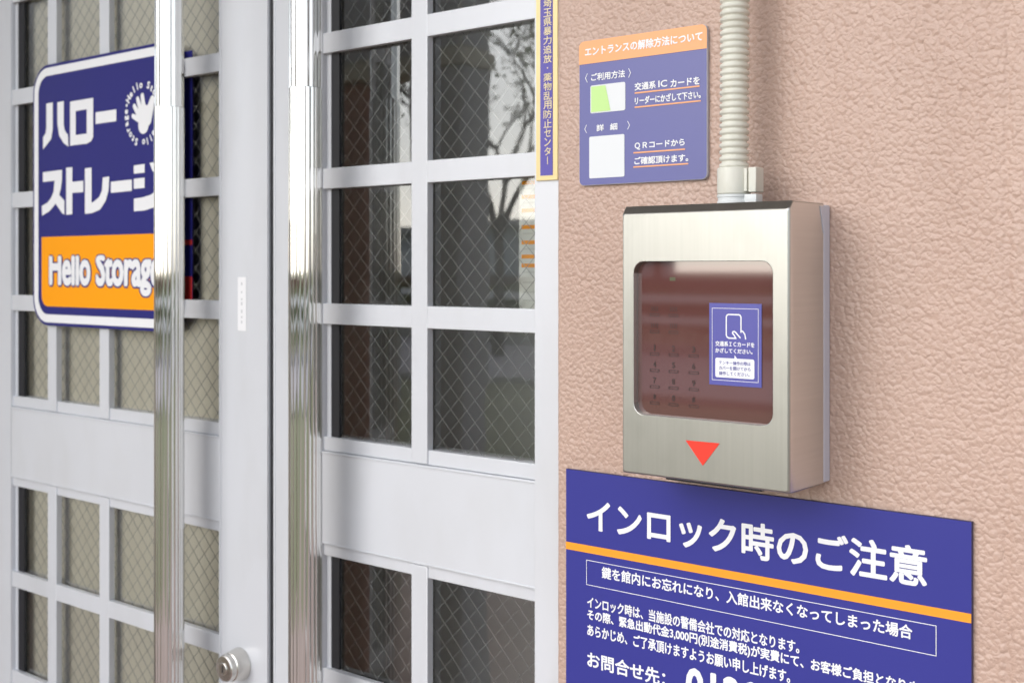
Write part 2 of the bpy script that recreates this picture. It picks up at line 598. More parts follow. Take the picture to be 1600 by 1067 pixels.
# porch column, brown return wall and the cream beam they carry: mirrored in the right leaf
b = MB(); b.box(-2.89, -2.663, -1.937, -1.80, 0, 2.148, 0.006)
tag(b.build('porch_column', M['concrete']), 'grey square porch column mirrored in the right leaf of the door', 'column')
b = MB(); b.box(-3.32, -3.13, -1.93, -1.82, 0, 2.148, 0.01)
tag(b.build('brown_pier', M['brown_tile']), 'dark brown tiled pier mirrored beside the right pull handle', 'pier')
b = MB(); b.box(-6.5, -3.325, -1.95, -1.83, 0, 2.148, 0.01)
tag(b.build('porch_wall', M['cream']), 'cream porch wall mirrored in the left leaf', 'wall')
b = MB(); b.box(-6.5, -2.655, -1.945, -1.79, 2.15, 2.205, 0.004); b.box(-6.5, -2.663, -1.937, -1.80, 2.207, 3.5, 0.006, mi=1)
tag(b.build('porch_beam', [M['cream'], M['concrete']]), 'cream porch beam over the grey column, mirrored in the glass', 'beam')

# ------------------------------------------------------------------ doors
YL = 0.060                                     # face of the leaves
YG = 0.0715                                    # face of the glass
ROWS = [(1.7765, 1.803), (1.602, 1.6285), (1.428, 1.4545), (1.951, 1.9775), (2.125, 2.1515)]
LOW = [(0.9585, 0.985), (0.790, 0.8165), (0.616, 0.6425)]
Z_SILL, Z_BAND1, Z_BAND0, Z_HEAD = 1.2826, 1.2645, 1.1450, 1.1300


def wire_mesh(x0, x1, z0, z1, parent, off):
    me_v, me_f = [], []
    p = 0.0258                                  # diagonal of a diamond
    w = 0.00027
    y = YG + 0.0016

    def seg(xa, za, xb, zb):
        d = Vector((xb - xa, zb - za)).normalized()
        n = Vector((-d.y, d.x)) * w
        b0 = len(me_v)
        for yy in (y - w, y + w):
            for (qx, qz, s) in ((xa, za, -1), (xb, zb, -1), (xb, zb, 1), (xa, za, 1)):
                me_v.append((qx + n.x * s, yy, qz + n.y * s))
        me_f.extend([(b0, b0 + 1, b0 + 2, b0 + 3), (b0 + 7, b0 + 6, b0 + 5, b0 + 4), (b0, b0 + 4, b0 + 5, b0 + 1), (b0 + 3, b0 + 2, b0 + 6, b0 + 7)])
    H = z1 - z0
    for sgn in (1, -1):
        c = x0 - H - p + off
        while c < x1 + H + p:
            # line x = c + sgn*(z - z0), clipped to the pane
            za, zb = z0, z1
            xa, xb = (c, c + H) if sgn > 0 else (c + H, c)
            lo, hi = max(min(xa, xb), x0), min(max(xa, xb), x1)
            if hi - lo > 0.002:
                f = lambda X: za + (X - xa) / (xb - xa) * (zb - za)
                seg(lo, f(lo), hi, f(hi))
            c += p
    me = bpy.data.meshes.new('wire_mesh')
    me.from_pydata(me_v, [], me_f)
    me.update()
    return link_mesh('wire_mesh', me, M['wire'], parent)


def pane(x0, x1, z0, z1, parent, off):
    b = MB(); b.box(x0, x1, YG, YG + 0.006, z0, z1)
    for f in b.bm.faces:
        c = f.calc_center_median()
        f.material_index = 0 if c.y < YG + 0.0005 else 1
    o = b.build('glass_pane', [M['glass'], M['glass_back']], parent)
    wire_mesh(x0, x1, z0, z1, o, off)
    return o


def fluted(prof_r, depth, n, cx, cy, z0, z1, phase=0.0, convex=True):
    per = 8
    loop = []
    for i in range(n * per):
        a = 2 * math.pi * i / (n * per) + phase
        f = (i % per) / per
        s = math.sin(math.pi * f)
        r = prof_r - depth * (1 - s) if convex else prof_r - depth * s
        loop.append((r * math.cos(a), r * math.sin(a)))
    return [[(cx + q[0], cy + q[1], z) for q in loop] for z in (z0, z1)]


def pull_handle(cx, parent, side):
    cy = 0.0025
    b = MB()
    b.loft(fluted(0.0206, 0.0010, 20, cx, cy, 0.35, 1.722), True, True, True)
    h = b.build('pull_handle', M['chrome'], parent, angle=35)
    b = MB()
    b.loft(fluted(0.0198, 0.0011, 12, cx, cy, 1.7225, 2.18, 0.12), True, True, True)
    b.lathe([(0.0196, 0), (0.0190, 0.006), (0.014, 0.012), (0.004, 0.0155)], (cx, cy, 2.1801), n=32)
    b.build('upper_sleeve', M['chrome'], h, angle=35)
    b = MB()
    for z in (0.42, 2.06):                       # stand-off arms back to the stile
        b.tube((cx, cy, z), (cx + side * 0.055, YL - 0.004, z), 0.0085, 0.0085, 16)
        b.lathe([(0.016, -0.0045), (0.016, -0.0005)], (cx + side * 0.055, YL, z), 'y', 24)
    b.build('stand_off', M['chrome'], h, angle=40)


def leaf(label, x_out, stile_out, mullions, stile_in, x_end, gaskets, off, handle_x, hs_):
    """one door leaf between x_out and x_end; the two stiles, mullions, glazing bars, mid rail and glass"""
    t = empty('entrance_door', ((x_out + x_end) / 2, YL, 0.02), label, 'door')
    zb, zt = 0.03, 2.30
    for (a, c) in ((x_out, stile_out), (stile_in, x_end)):
        b = MB(); b.box(a, c, YL - 0.001, YL + 0.034, zb, zt, 0.0022, 3)
        for q in (a + 0.0008, c - 0.0048): b.box(q, q + 0.004, YL - 0.0018, YL - 0.0009, zb, zt, 0.0003)
        b.build('stile', M['alu'], t, angle=40)
    g0, g1 = stile_out, stile_in
    e = 0.0004
    for m in mullions:
        for (za, zc) in ((Z_SILL - 0.0165, zt - 0.09), (0.30, Z_HEAD + 0.0135)):
            b = MB(); b.box(m - 0.0133, m + 0.0133, YL - 0.0004, YL + 0.0100, za, zc, 0.0008); b.build('mullion', M['alu'], t, angle=40)
    for (za, zc) in ROWS + LOW:
        b = MB(); b.box(g0 - 0.001, g1 + 0.001, YL, YL + 0.0095, za, zc, 0.0008); b.build('glazing_bar', M['alu'], t, angle=40)
    # mid rail: a broad flat panel with a thin lip above and a glazing rail on either side
    b = MB(); b.box(g0 - 0.0008, g1 + 0.0008, YL - 0.0015, YL + 0.034, Z_BAND0, Z_BAND1, 0.0012)
    b.box(g0 - 0.0008, g1 + 0.0008, YL - 0.0030, YL - 0.0016, Z_BAND1 - 0.0026, Z_BAND1 - 0.0004, 0.0004)
    b.box(g0 - 0.0008, g1 + 0.0008, YL - 0.0024, YL - 0.0016, Z_BAND0 + 0.0005, Z_BAND0 + 0.0022, 0.0003)
    b.build('mid_rail', M['alu_panel'], t, angle=40)
    for (za, zc) in ((Z_BAND1 + 0.0006, Z_SILL), (Z_HEAD, Z_BAND0 - 0.0006)):
        b = MB(); b.box(g0 - 0.001, g1 + 0.001, YL + 0.0016, YL + 0.034, za, zc, 0.0006); b.build('glazing_rail', M['alu'], t, angle=40)
    for (za, zc) in ((zb, 0.30), (zt - 0.09, zt)):
        b = MB(); b.box(g0 - 0.001, g1 + 0.001, YL - 0.0005, YL + 0.034, za, zc, 0.001); b.build('end_rail', M['alu'], t, angle=40)
    for (xa, xc) in gaskets:                     # white bead next to the stile, black rubber next to the glass
        s = 1 if xc > xa else -1
        b = MB()
        for (za, zc) in ((Z_SILL, zt - 0.09), (0.30, Z_HEAD)):
            b.box(min(xa, xa + s * 0.0085), max(xa, xa + s * 0.0085), YL + 0.006, YG + 0.001, za, zc)
        b.build('glazing_bead', M['alu'], t)
        b = MB()
        for (za, zc) in ((Z_SILL, zt - 0.09), (0.30, Z_HEAD)):
            b.box(min(xa + s * 0.0085, xc), max(xa + s * 0.0085, xc), YG - 0.0045, YG - 0.0002, za, zc)
        b.build('rubber_gasket', M['gasket'], t)
    pane(g0 - 0.004, g1 + 0.004, Z_SILL - 0.004, zt - 0.088, t, off)
    pane(g0 - 0.004, g1 + 0.004, 0.296, Z_HEAD + 0.004, t, off * 0.5)
    pull_handle(handle_x, t, hs_)
    return t


left = leaf('left white aluminium door leaf, beige behind its wired glass, lock cylinder on its wide stile',
            -2.095, -1.9905, [-1.8616, -1.7080, -1.5544], -1.4167, -1.3090, [(-1.9905, -1.9635)], 0.004, -1.4531, 1)
right = leaf('right white aluminium door leaf with dark mirroring wired glass, beside the stucco wall',
             -1.2980, -1.1993, [-1.0267, -0.8535 + 0.030], -0.700, -0.600, [(-1.1993, -1.1765)], 0.011, -1.1680, -1)

# lock cylinder and label on the left leaf's stile
lx, lz = pt(377, 1036, YL)
b = MB(); b.lathe([(0.0225, -0.0015), (0.0222, -0.004), (0.0195, -0.0200), (0.0186, -0.0205), (0.0180, -0.0212), (0.0180, -0.0225), (0.0186, -0.0232), (0.0178, -0.0285), (0.0165, -0.0298), (0.012, -0.0302)], (lx, YL, lz), 'y', 48)
lock = b.build('lock_cylinder', M['lock'], left, angle=25)
b = MB(); b.lathe([(0.0085, -0.0303), (0.0085, -0.0312), (0.0078, -0.0318)], (lx, YL, lz), 'y', 32)
b.build('key_plug', M['lock'], lock, angle=30)
b = MB(); b.box(lx - 0.0009, lx + 0.0009, YL - 0.0322, YL - 0.0316, lz - 0.0045, lz + 0.0045)
b.build('keyhole', M['gasket'], lock)
x0, z1 = pt(373, 433, YL); x1, z0 = pt(386, 517, YL)
b = MB(); b.box(x0, x1, YL - 0.0016, YL - 0.0011, z0, z1)
lab = b.build('paper_label', M['white'], left)
ik = Ink(YL - 0.00175)
faint = mat('faint_grey_print', (0.60, 0.61, 0.63), 0.5)
cxl = (x0 + x1) / 2
for v0, v1 in ((441, 446), (455, 458), (466, 469), (472, 477), (484, 489), (494, 497), (501, 505)):
    ik.rect(cxl - 0.0018, cxl + 0.0012, pt(379, v1, YL)[1], pt(379, v0, YL)[1])
ik.build('faint_print', faint, lab)

# door frame round the leaves
t = empty('door_frame', (-1.4, 0.05, 0), 'white aluminium door frame whose bright jamb meets the stucco wall', 'door frame')
b = MB(); b.box(px(835, 0.03), XE - 0.0, 0.030, 0.16, 0.0, 2.42, 0.001); b.build('jamb', M['alu'], t, angle=40)
b = MB(); b.box(-2.115, -2.098, 0.030, 0.16, 0.0, 2.42, 0.001); b.build('jamb', M['alu'], t, angle=40)
b = MB(); b.box(-2.097, px(835, 0.03) - 0.001, 0.031, 0.16, 2.31, 2.42, 0.001); b.build('head', M['alu'], t, angle=40)
b = MB(); b.box(-2.097, px(835, 0.03) - 0.001, 0.032, 0.16, -0.01, 0.024, 0.001); b.build('sill', M['alu'], t, angle=40)
b = MB(); b.box(-2.115, XE, 0.05, 0.30, 2.421, 2.6); b.build('lintel', M['alu'], t)
b = MB(); b.box(-1.3087, -1.2983, YL + 0.003, YL + 0.030, 0.03, 2.30); b.build('meeting_gasket', M['gasket'], t)

# beige curtain behind the left leaf
b = MB()
N = 220
L0, L1 = [], []
for i in range(N + 1):
    x = -2.30 + (2.30 - 1.405) * i / N
    y = YG + 0.0140 + 0.0028 * math.sin(x * 46) + 0.0018 * math.sin(x * 83 + 1.0) + 0.001 * noise.noise(Vector((x * 30, 0, 0)))
    L0.append((x, y, 0.03)); L1.append((x, y, 2.35))
b.loft([L0, L1] , False)
b.loft([[(p[0], p[1] + 0.0012, p[2]) for p in L1], [(p[0], p[1] + 0.0012, p[2]) for p in L0]], False)
tag(b.build('curtain', M['curtain'], smooth=True), 'beige curtain hanging right behind the glass of the left leaf', 'curtain')

# ------------------------------------------------------------------ storage sign on the left leaf
YS = 0.0545
YI = YS - 0.0006
sx0, sx1, sz0, sz1 = -1.912, -1.4985, 1.4062, 1.8322
t = empty('shop_sign', ((sx0 + sx1) / 2, YS, sz0), 'navy sign with white katakana and orange band, fixed behind the left pull handle', 'sign')


def solid_plate(name, outline, y0, y1, mats, parent, bev=0.0006):
    b = MB()
    cx = sum(p[0] for p in outline) / len(outline); cz = sum(p[1] for p in outline) / len(outline)
    def ins(d):
        out = []
        n = len(outline)
        for i in range(n):
            p0, p1, p2 = Vector(outline[i - 1]), Vector(outline[i]), Vector(outline[(i + 1) % n])
            tdir = (p2 - p0)
            if tdir.length < 1e-9: out.append(tuple(p1)); continue
            tdir.normalize()
            nn = Vector((-tdir.y, tdir.x))
            out.append(tuple(p1 + nn * d))
        return out
    I = ins(bev)
    loops = [[(p[0], y1, p[1]) for p in outline], [(p[0], y0 + bev, p[1]) for p in outline], [(p[0], y0, p[1]) for p in I]]
    b.loft(loops, True, True, True, mis=[1, 1] if len(mats) > 1 else None)
    return b.build(name, mats, parent, angle=40)


solid_plate('panel', rr(sx0, sx1, sz0, sz1, 0.045, 10), YS, YS + 0.004, [M['navy'], M['navy_edge']], t)
# white border as a ring
i0 = 0.0052; i1 = 0.0185
ik = Ink(YI)
A_, B_ = rr(sx0 + i0, sx1 - i0, sz0 + i0, sz1 - i0, 0.040, 10), rr(sx0 + i1, sx1 - i1, sz0 + i1, sz1 - i1, 0.028, 10)
n_ = len(A_)
for i in range(n_):
    j = (i + 1) % n_
    ik.poly([A_[i], A_[j], B_[j], B_[i]])
ik.build('border', M['white'], t)
# orange band, round at its lower corners
ox0, oz1 = pt(65.6, 370.6, YS); oz0 = pt(72, 478.5, YS)[1]; ox1 = sx1 - (ox0 - sx0)
low = [p for p in rr(ox0, ox1, oz0, oz1, 0.018, 8)]
q = [(ox1, oz1), (ox0, oz1)] + [p for p in low if p[1] < oz0 + 0.0185]
ik = Ink(YI); ik.poly(q); ik.build('orange_band', M['orange'], t)


def zp(X, Y_, top):                             # enlarged view of the photo -> metres on the sign
    return pt(X / 3.9525, (0 if top else 260) + Y_ / 3.9525, YS)


ik = Ink(YI)
def shape(pts, top):
    ik.poly([zp(a, c, top) for a, c in pts])
def quads(a, c, top):                           # strip between two lines of points
    for i in range(len(a) - 1):
        shape([a[i], a[i + 1], c[i + 1], c[i]], top)
# ハ ロ ー
quads([(288, 642), (288, 790), (284, 822), (268, 850)], [(328, 634), (328, 800), (318, 860), (268, 925)], True)
quads([(356, 634), (357, 770), (368, 840), (395, 885), (425, 908)], [(396, 626), (396, 770), (402, 805), (414, 826), (422, 830)], True)
for pl in ([(435, 630), (470, 624), (470, 896), (435, 903)], [(470, 624), (578, 606), (578, 670), (470, 688)], [(538, 676), (578, 670), (578, 850), (538, 860)],
           [(470, 836), (538, 826), (538, 889), (470, 897)], [(538, 826), (578, 820), (576, 850), (566, 874), (538, 889)], [(592, 696), (720, 677), (720, 750), (592, 768)]):
    shape(pl, True)
# ス ト レ ー ジ
for pl in ([(267, 38), (385, 22), (385, 84), (267, 98)], [(340, 80), (385, 84), (378, 140), (366, 182), (333, 158)],
           [(333, 158), (366, 182), (340, 240), (305, 280), (262, 305), (260, 245), (295, 225), (318, 195)], [(366, 175), (400, 212), (400, 298), (386, 290), (345, 230), (352, 195)],
           [(411, 10), (449, 6), (449, 296), (411, 300)], [(449, 96), (517, 90), (517, 160), (449, 165)],
           [(527, 14), (568, 8), (568, 226), (582, 218), (570, 290), (527, 294)], [(582, 218), (615, 190), (632, 150), (637, 70), (677, 64), (673, 150), (655, 215), (620, 268), (570, 290)],
           [(687, 96), (817, 82), (817, 152), (687, 165)],
           [(829, -4), (896, -14), (896, 40), (829, 47)], [(829, 78), (896, 70), (896, 134), (829, 140)],
           [(829, 200), (885, 192), (935, 176), (985, 130), (1000, 84), (1042, 78), (1030, 150), (1000, 210), (950, 255), (895, 273), (829, 278)],
           [(925, -20), (950, -24), (970, 30), (946, 34)], [(968, -28), (992, -32), (1012, 24), (988, 28)]):
    shape(pl, False)
ik.build('katakana_lettering', M['white'], t)
# Hello Storage on the orange band, white with a navy outline
hx0, hz1 = pt(77.5, 399.5, YS); hz0 = pt(77.5, 447.5, YS)[1]; hx1 = px(253.5, YS)
dz = (hz1 - hz0)
ik = Ink(YI - 0.0003); ik.text('Hello Storage', hx0 - 0.0022, hx1 + 0.0022, hz0 - dz * 0.26 - 0.002, hz1 + 0.002, 0.085, 0.84); ik.build('lettering_outline', M['navy'], t)
ik = Ink(YI - 0.0006); ik.text('Hello Storage', hx0, hx1, hz0 - dz * 0.25, hz1, 0.045, 0.84); ik.build('latin_lettering', M['white'], t)
# round emblem: open hand inside a ring of words
def ep(X, Y_): return pt(180 + X / 6.671, 90 + Y_ / 6.671, YS)
zt_, zb_ = ep(355, 268)[1], ep(235, 900)[1]
er = (zt_ - zb_) / 2
ecz = (zt_ + zb_) / 2
ecx = ep(112, 590)[0] + er
ik = Ink(YI)
word = '•Hello Storage•Hello Storage'
for i, ch in enumerate(word):
    if ch == ' ': continue
    a = rad(159 - i * 360 / len(word))
    ik.char(ch, ecx + er * math.cos(a), ecz + er * math.sin(a), er * 0.33, a - rad(90), 0.05)
def capsule(p, q_, r0, r1, n=10):
    p, q_ = Vector(p), Vector(q_)
    d = (q_ - p).normalized(); a0 = math.atan2(d.y, d.x)
    P_ = [(p.x + r0 * math.cos(a0 + rad(90) + math.pi * i / n), p.y + r0 * math.sin(a0 + rad(90) + math.pi * i / n)) for i in range(n + 1)]
    P_ += [(q_.x + r1 * math.cos(a0 - rad(90) + math.pi * i / n), q_.y + r1 * math.sin(a0 - rad(90) + math.pi * i / n)) for i in range(n + 1)]
    ik.poly(P_)
for a, c, r0, r1 in (((286, 400), (302, 530), .0042, .0055), ((238, 435), (272, 560), .0040, .0052), ((203, 510), (255, 610), .0040, .0052), ((188, 612), (250, 650), .0036, .0046)):
    capsule(ep(*c), ep(*a), r1, r0)
capsule(ep(298, 705), ep(318, 600), .0135, .0150)
capsule(ep(340, 640), ep(392, 440), .0110, .0062)
ik.build('hand_emblem', M['white'], t)

# narrow navy and red sticker behind the bars, beside the sign
x0, x1 = px(282, YG - 0.0012), px(300.5, YG - 0.0012)
za, zb = pt(295, 80, YG - 0.0012)[1], pt(295, 470, YG - 0.0012)[1]
t = empty('window_sticker', (x0, YG - 0.0012, zb), 'narrow navy and red sticker on the left glass, right of the sign', 'sticker')
b = MB(); b.box(x0, x1, YG - 0.0012, YG - 0.0005, zb, za); b.build('sheet', M['navy'], t)
for v0, v1 in ((375, 383), (432, 469)):
    ik = Ink(YG - 0.0015); ik.rect(x0, x1, pt(295, v1, YG - .0012)[1], pt(295, v0, YG - .0012)[1]); ik.build('red_print', M['dull_red'], t)

# striped paper notice inside the right leaf
YP = YG + 0.010
x0, x1 = px(811, YP), px(850, YP)
za, zb = pt(820, 277, YP)[1], pt(820, 482, YP)[1]
t = empty('paper_notice', (x0, YP, zb), 'white paper notice with orange stripes inside the right glass, beside the jamb', 'notice')
b = MB(); b.box(x0, x1, YP, YP + 0.0005, zb, za); b.build('sheet', M['paper'], t)
ik = Ink(YP - 0.0003)
for v in (283, 305, 326, 352, 376, 398, 412):
    ik.rect(x0 + 0.004, x1, pt(820, v + 6, YP)[1], pt(820, v, YP)[1])
ik.build('orange_stripe', M['orange'], t)
for v in (294, 316, 338, 364, 388, 424, 440, 455, 468):
    ik = Ink(YP - 0.0003); ik.rect(x0 + 0.006, x1 - 0.01, pt(820, v + 2.5, YP)[1], pt(820, v, YP)[1]); ik.build('grey_rule', M['bead'], t)

# ------------------------------------------------------------------ vertical violet nameplate on the jamb
YV = 0.0275
vx0, vx1 = px(837.5, YV), px(871, YV)
vz0, vz1 = pt(838, 283, YV)[1], 1.98
t = empty('nameplate', ((vx0 + vx1) / 2, YV, vz0), 'tall narrow violet nameplate with gold frame and vertical gold characters on the white jamb', 'nameplate')
b = MB(); b.box(vx0, vx1, YV, YV + 0.0022, vz0, vz1, 0.0004); b.build('frame', M['gold'], t)
fx = px(844.5, YV) - vx0
b = MB(); b.box(vx0 + fx, vx1 - fx, YV - 0.0004, YV + 0.0005, vz0 + 0.0052, vz1 - 0.005); b.build('panel', M['violet'], t)
ik = Ink(YV - 0.0008)
cxv = px(856.3, YV)
for i, ch in enumerate('埼玉県暴力追放・薬物乱用防止センター'):
    vc = 6.0 + i * 14.42
    x_, z_ = pt(856, vc, YV)
    if ch == 'ー':
        ik.rect(cxv - 0.0005, cxv + 0.0005, z_ - 0.0042, z_ + 0.0042)
    elif ch == '・':
        ik.poly([(cxv + 0.0009 * math.cos(a), z_ + 0.0009 * math.sin(a)) for a in [math.pi * k_ / 5 for k_ in range(10)]])
    else:
        hw = 0.0055
        ik.text(ch, cxv - hw * (0.8 if ch in 'ンセタ' else 1), cxv + hw * (0.8 if ch in 'ンセタ' else 1), z_ - 0.0044, z_ + 0.0044, 0.012)
ik.build('lettering', M['gold_ink'], t)

# ------------------------------------------------------------------ small sign: how to unlock the entrance
YE = -0.0042
ex0, ex1, ez0, ez1 = -0.7404, -0.5915, 1.5828, 1.7282
t = empty('entrance_sign', ((ex0 + ex1) / 2, YE, ez0), 'small square pale blue sign with orange heading and blank white card, left of the conduit', 'sign')
solid_plate('panel', rr(ex0, ex1, ez0, ez1, 0.006, 6), YE, -0.0005, [M['sheen_pale_navy'], M['board_edge']], t)
YEI = YE - 0.0004
hz = 1.7050
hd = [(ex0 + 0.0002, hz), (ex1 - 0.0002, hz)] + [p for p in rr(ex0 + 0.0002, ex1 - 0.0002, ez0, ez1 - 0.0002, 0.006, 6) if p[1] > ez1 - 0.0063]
ik = Ink(YEI); ik.poly(hd); ik.build('heading_band', M['sheen_pale_orange'], t)
ik = Ink(YEI - 0.0003); ik.ptext('エントランスの解除方法について', 914.4, 75.0, 89.6, 1098.4, YE, 0.034); ik.build('heading', M['white'], t)
ik = Ink(YEI)
def bracketed(txt, uL, vT, vB, uR, uTL, uTR):
    x0, z1 = pt(uL, vT, YE); z0 = pt(uL, vB, YE)[1]; x1 = px(uR, YE)
    w = 0.0022; zm = (z0 + z1) / 2
    ik.line([(x0 + w, z1), (x0, zm), (x0 + w, z0)], 0.0007)
    ik.line([(x1 - w, z1), (x1, zm), (x1 - w, z0)], 0.0007)
    for s_, a, c in txt:
        ik.text(s_, px(a, YE), px(c, YE), z0 + 0.0004, z1 - 0.0004, 0.03)
bracketed([('ご利用方法', 924, 977)], 915.2, 116.2, 129.4, 985.6, 0, 0)
bracketed([('詳', 932.5, 944), ('細', 953.5, 965)], 914, 196.2, 208.2, 984, 0, 0)
ik.ptext('交通系', 992, 130.2, 142.4, 1025, YE, 0.034)
ik.ptext('IC', 1029, 126.5, 137.3, 1043, YE, 0.03)
ik.ptext('カードを', 1048, 125, 137.2, 1093.8, YE, 0.034)
ik.ptext('リーダーにかざして下さい。', 992.3, 152.2, 164.6, 1095.5, YE, 0.034)
ik.ptext('ＱＲコードから', 992, 223.0, 235, 1070.4, YE, 0.034)
ik.ptext('ご確認頂けます。', 991.5, 246, 258, 1076, YE, 0.034)
ik.build('lettering', M['white'], t)
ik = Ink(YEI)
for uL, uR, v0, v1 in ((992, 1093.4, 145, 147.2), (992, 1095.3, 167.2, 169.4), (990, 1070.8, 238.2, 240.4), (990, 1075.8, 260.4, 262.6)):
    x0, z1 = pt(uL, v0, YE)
    ik = Ink(YEI); ik.rect(x0, px(uR, YE), pt(uL, v1, YE)[1], z1); ik.build('underline', M['sheen_pale_orange'], t)
ik = Ink(YEI)
x0, z1 = pt(922.8, 134.6, YE); x1 = px(977.4, YE); z0 = pt(922.8, 178, YE)[1]
ik.poly(rr(x0, x1, z0, z1, 0.002, 5))
ik.build('white_card', M['soft_white'], t)
ik = Ink(YEI)
qx0, qz1 = pt(921, 214.3, YE); qx1 = px(976, YE); qz0 = pt(921, 279.3, YE)[1]
ik.poly(rr(qx0, qx1, qz0, qz1, 0.0016, 5))       # the code printed here is left out
ik.build('white_card', M['soft_white'], t)
ik = Ink(YEI - 0.0003)
ik.poly([(x0 + 0.0012, z0 + 0.0012), (px(954.5, YE), z0 + 0.0012), (px(946.5, YE), z1 - 0.0012), (x0 + 0.0012, z1 - 0.0012)])
ik.build('green_patch', M['green'], t)

# ------------------------------------------------------------------ large notice: locked-out customers
YN = -0.0046
nx0, nx1, nz1 = -0.7568, -0.3466, 1.2958
nz0 = nz1 - 0.297
t = empty('notice_board', ((nx0 + nx1) / 2, YN, nz0), 'large navy notice with white Japanese text and orange stripe below the card reader', 'notice board')
solid_plate('panel', [(nx0, nz0), (nx1, nz0), (nx1, nz1), (nx0, nz1)][::1], YN, -0.0006, [M['navy_sign'], M['navy_edge']], t, 0.0004)
YNI = YN - 0.0004
ik = Ink(YNI); ik.rect(nx0 + 0.0002, nx1 - 0.0002, 1.2142, 1.2218); ik.build('orange_stripe', M['amber'], t)
ik = Ink(YNI)
tx1, tz0_ = pt(1449, 919, YN); tz1_ = pt(1449, 855, YN)[1]
ik.text('インロック時のご注意', px(917, YN), tx1, tz0_, tz1_, 0.026)
ik.build('heading', M['white'], t)
ik = Ink(YNI)
bx0, bz1 = pt(916.5, 873.8, YN); bx1 = px(1463.5, YN); bz0 = pt(917, 913, YN)[1]
for q_ in ((bx0, bx1, bz1 - 0.0006, bz1), (bx0, bx1, bz0, bz0 + 0.0006), (bx0, bx0 + 0.0006, bz0 + 0.0006, bz1 - 0.0006), (bx1 - 0.0006, bx1, bz0 + 0.0006, bz1 - 0.0006)):
    ik.rect(*q_)
ik.build('outline_box', M['white'], t)
ik = Ink(YNI)
x1_, z0_ = pt(1426, 999, YN); z1_ = pt(1426, 976.5, YN)[1]
ik.text('鍵を館内にお忘れになり、入館出来なくなってしまった場合', px(940.6, YN), x1_, z0_, z1_, 0.026)
ik.ptext('インロック時は、当施設の警備会社での対応となります。', 917.9, 930.2, 948.4, 1249.5, YN, 0.026)
ik.ptext('その際、緊急出動代金3,000円(別途消費税)が実費にて、お客様ご負担となります。', 917.9, 950.3, 969.3, 1462, YN, 0.026)
ik.ptext('あらかじめ、ご了承頂けますようお願い申し上げます。', 917.9, 973.4, 992.2, 1235, YN, 0.026)
ik.ptext('お問合せ先：', 917.9, 1016, 1041, 1040, YN, 0.028)
ik.build('body_text', M['white'], t)
ik = Ink(YNI)
ik.ptext('0120', 1071.5, 1039.5, 1098, 1190, YN, 0.035)
ik.build('phone_number', M['white'], t)

# ------------------------------------------------------------------ card reader in its steel cover
cx0, cx1, cz0, cz1 = -0.6385, -0.4708, 1.3135, 1.5562
t = empty('card_reader', ((cx0 + cx1) / 2, 0, cz0), 'brushed steel card reader box with brown keypad window mounted on the stucco wall', 'card reader')
def loop(ins_s, ins_t, ins_b, y, r):
    return [(p[0], y, p[1]) for p in rr(cx0 + ins_s, cx1 - ins_s, cz0 + ins_b, cz1 - ins_t, r, 6)]
hx0_, hx1_ = px(989.5, -.076), px(1208, -.076)
hz1_, hz0_ = 1.5063, 1.3675
def hole(y, d=0.0, r=0.0105):
    return [(p[0], y, p[1]) for p in rr(hx0_ + d, hx1_ - d, hz0_ + d, hz1_ - d, r, 6)]
b = MB()
b.loft([loop(0.0012, 0.0012, 0.0012, -0.012, .0010), loop(0, 0, 0, -0.0125, .0012), loop(0, 0, 0, -0.0695, .0012), loop(0.0002, 0.0052, 0.0002, -0.0740, .0012),
        loop(0.0004, 0.0059, 0.0004, -0.0747, .0016), loop(0.0010, 0.0067, 0.0010, -0.0755, .0018), loop(0.0020, 0.0078, 0.0020, -0.0760, .0022),
        hole(-0.0760), hole(-0.0757, 0.0004), hole(-0.0690, 0.0004)], True, False, False)
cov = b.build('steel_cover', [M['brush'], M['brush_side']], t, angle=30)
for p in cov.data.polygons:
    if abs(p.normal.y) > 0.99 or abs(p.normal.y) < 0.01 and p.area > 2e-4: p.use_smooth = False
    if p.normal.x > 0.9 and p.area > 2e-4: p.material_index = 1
b = MB()
b.box(cx0 + 0.0016, cx1 + 0.0004, -0.0135, -0.0004, cz0 + 0.001, cz1 - 0.0014, 0.0014)
# pale corner of the back box that the cover leaves open at the top
zt1 = cz1 - 0.0009
b.loft([[(cx1 + q_, -0.0134, zt1 - 0.002), (cx1 + q_, -0.0205, zt1 - 0.002), (cx1 + q_, -0.0136, zt1 - 0.025)] for q_ in (-0.002, 0.0006)], True, True, True)
b.build('back_box', M['grey_plastic'], t, angle=40)
b = MB(); b.box(px(1040, -.07), px(1190, -.07), -0.070, -0.052, cz0 - 0.0022, cz0 + 0.0004, 0.0005); b.build('hinge_lip', M['gasket'], t)
YA = -0.0692
b = MB(); b.box(hx0_ - 0.002, hx1_ + 0.002, YA, YA + 0.004, hz0_ - 0.002, hz1_ + 0.002)
panel = b.build('keypad_panel', M['acrylic'], t)
ik = Ink(YA - 0.0002)
cols = [px(1023, YA), px(1052.5, YA), px(1084, YA)]
vn = [482, 508, 543, 568.5, 594, 619.5]
keys = ['', '', '123', '456', '789', '*0#']
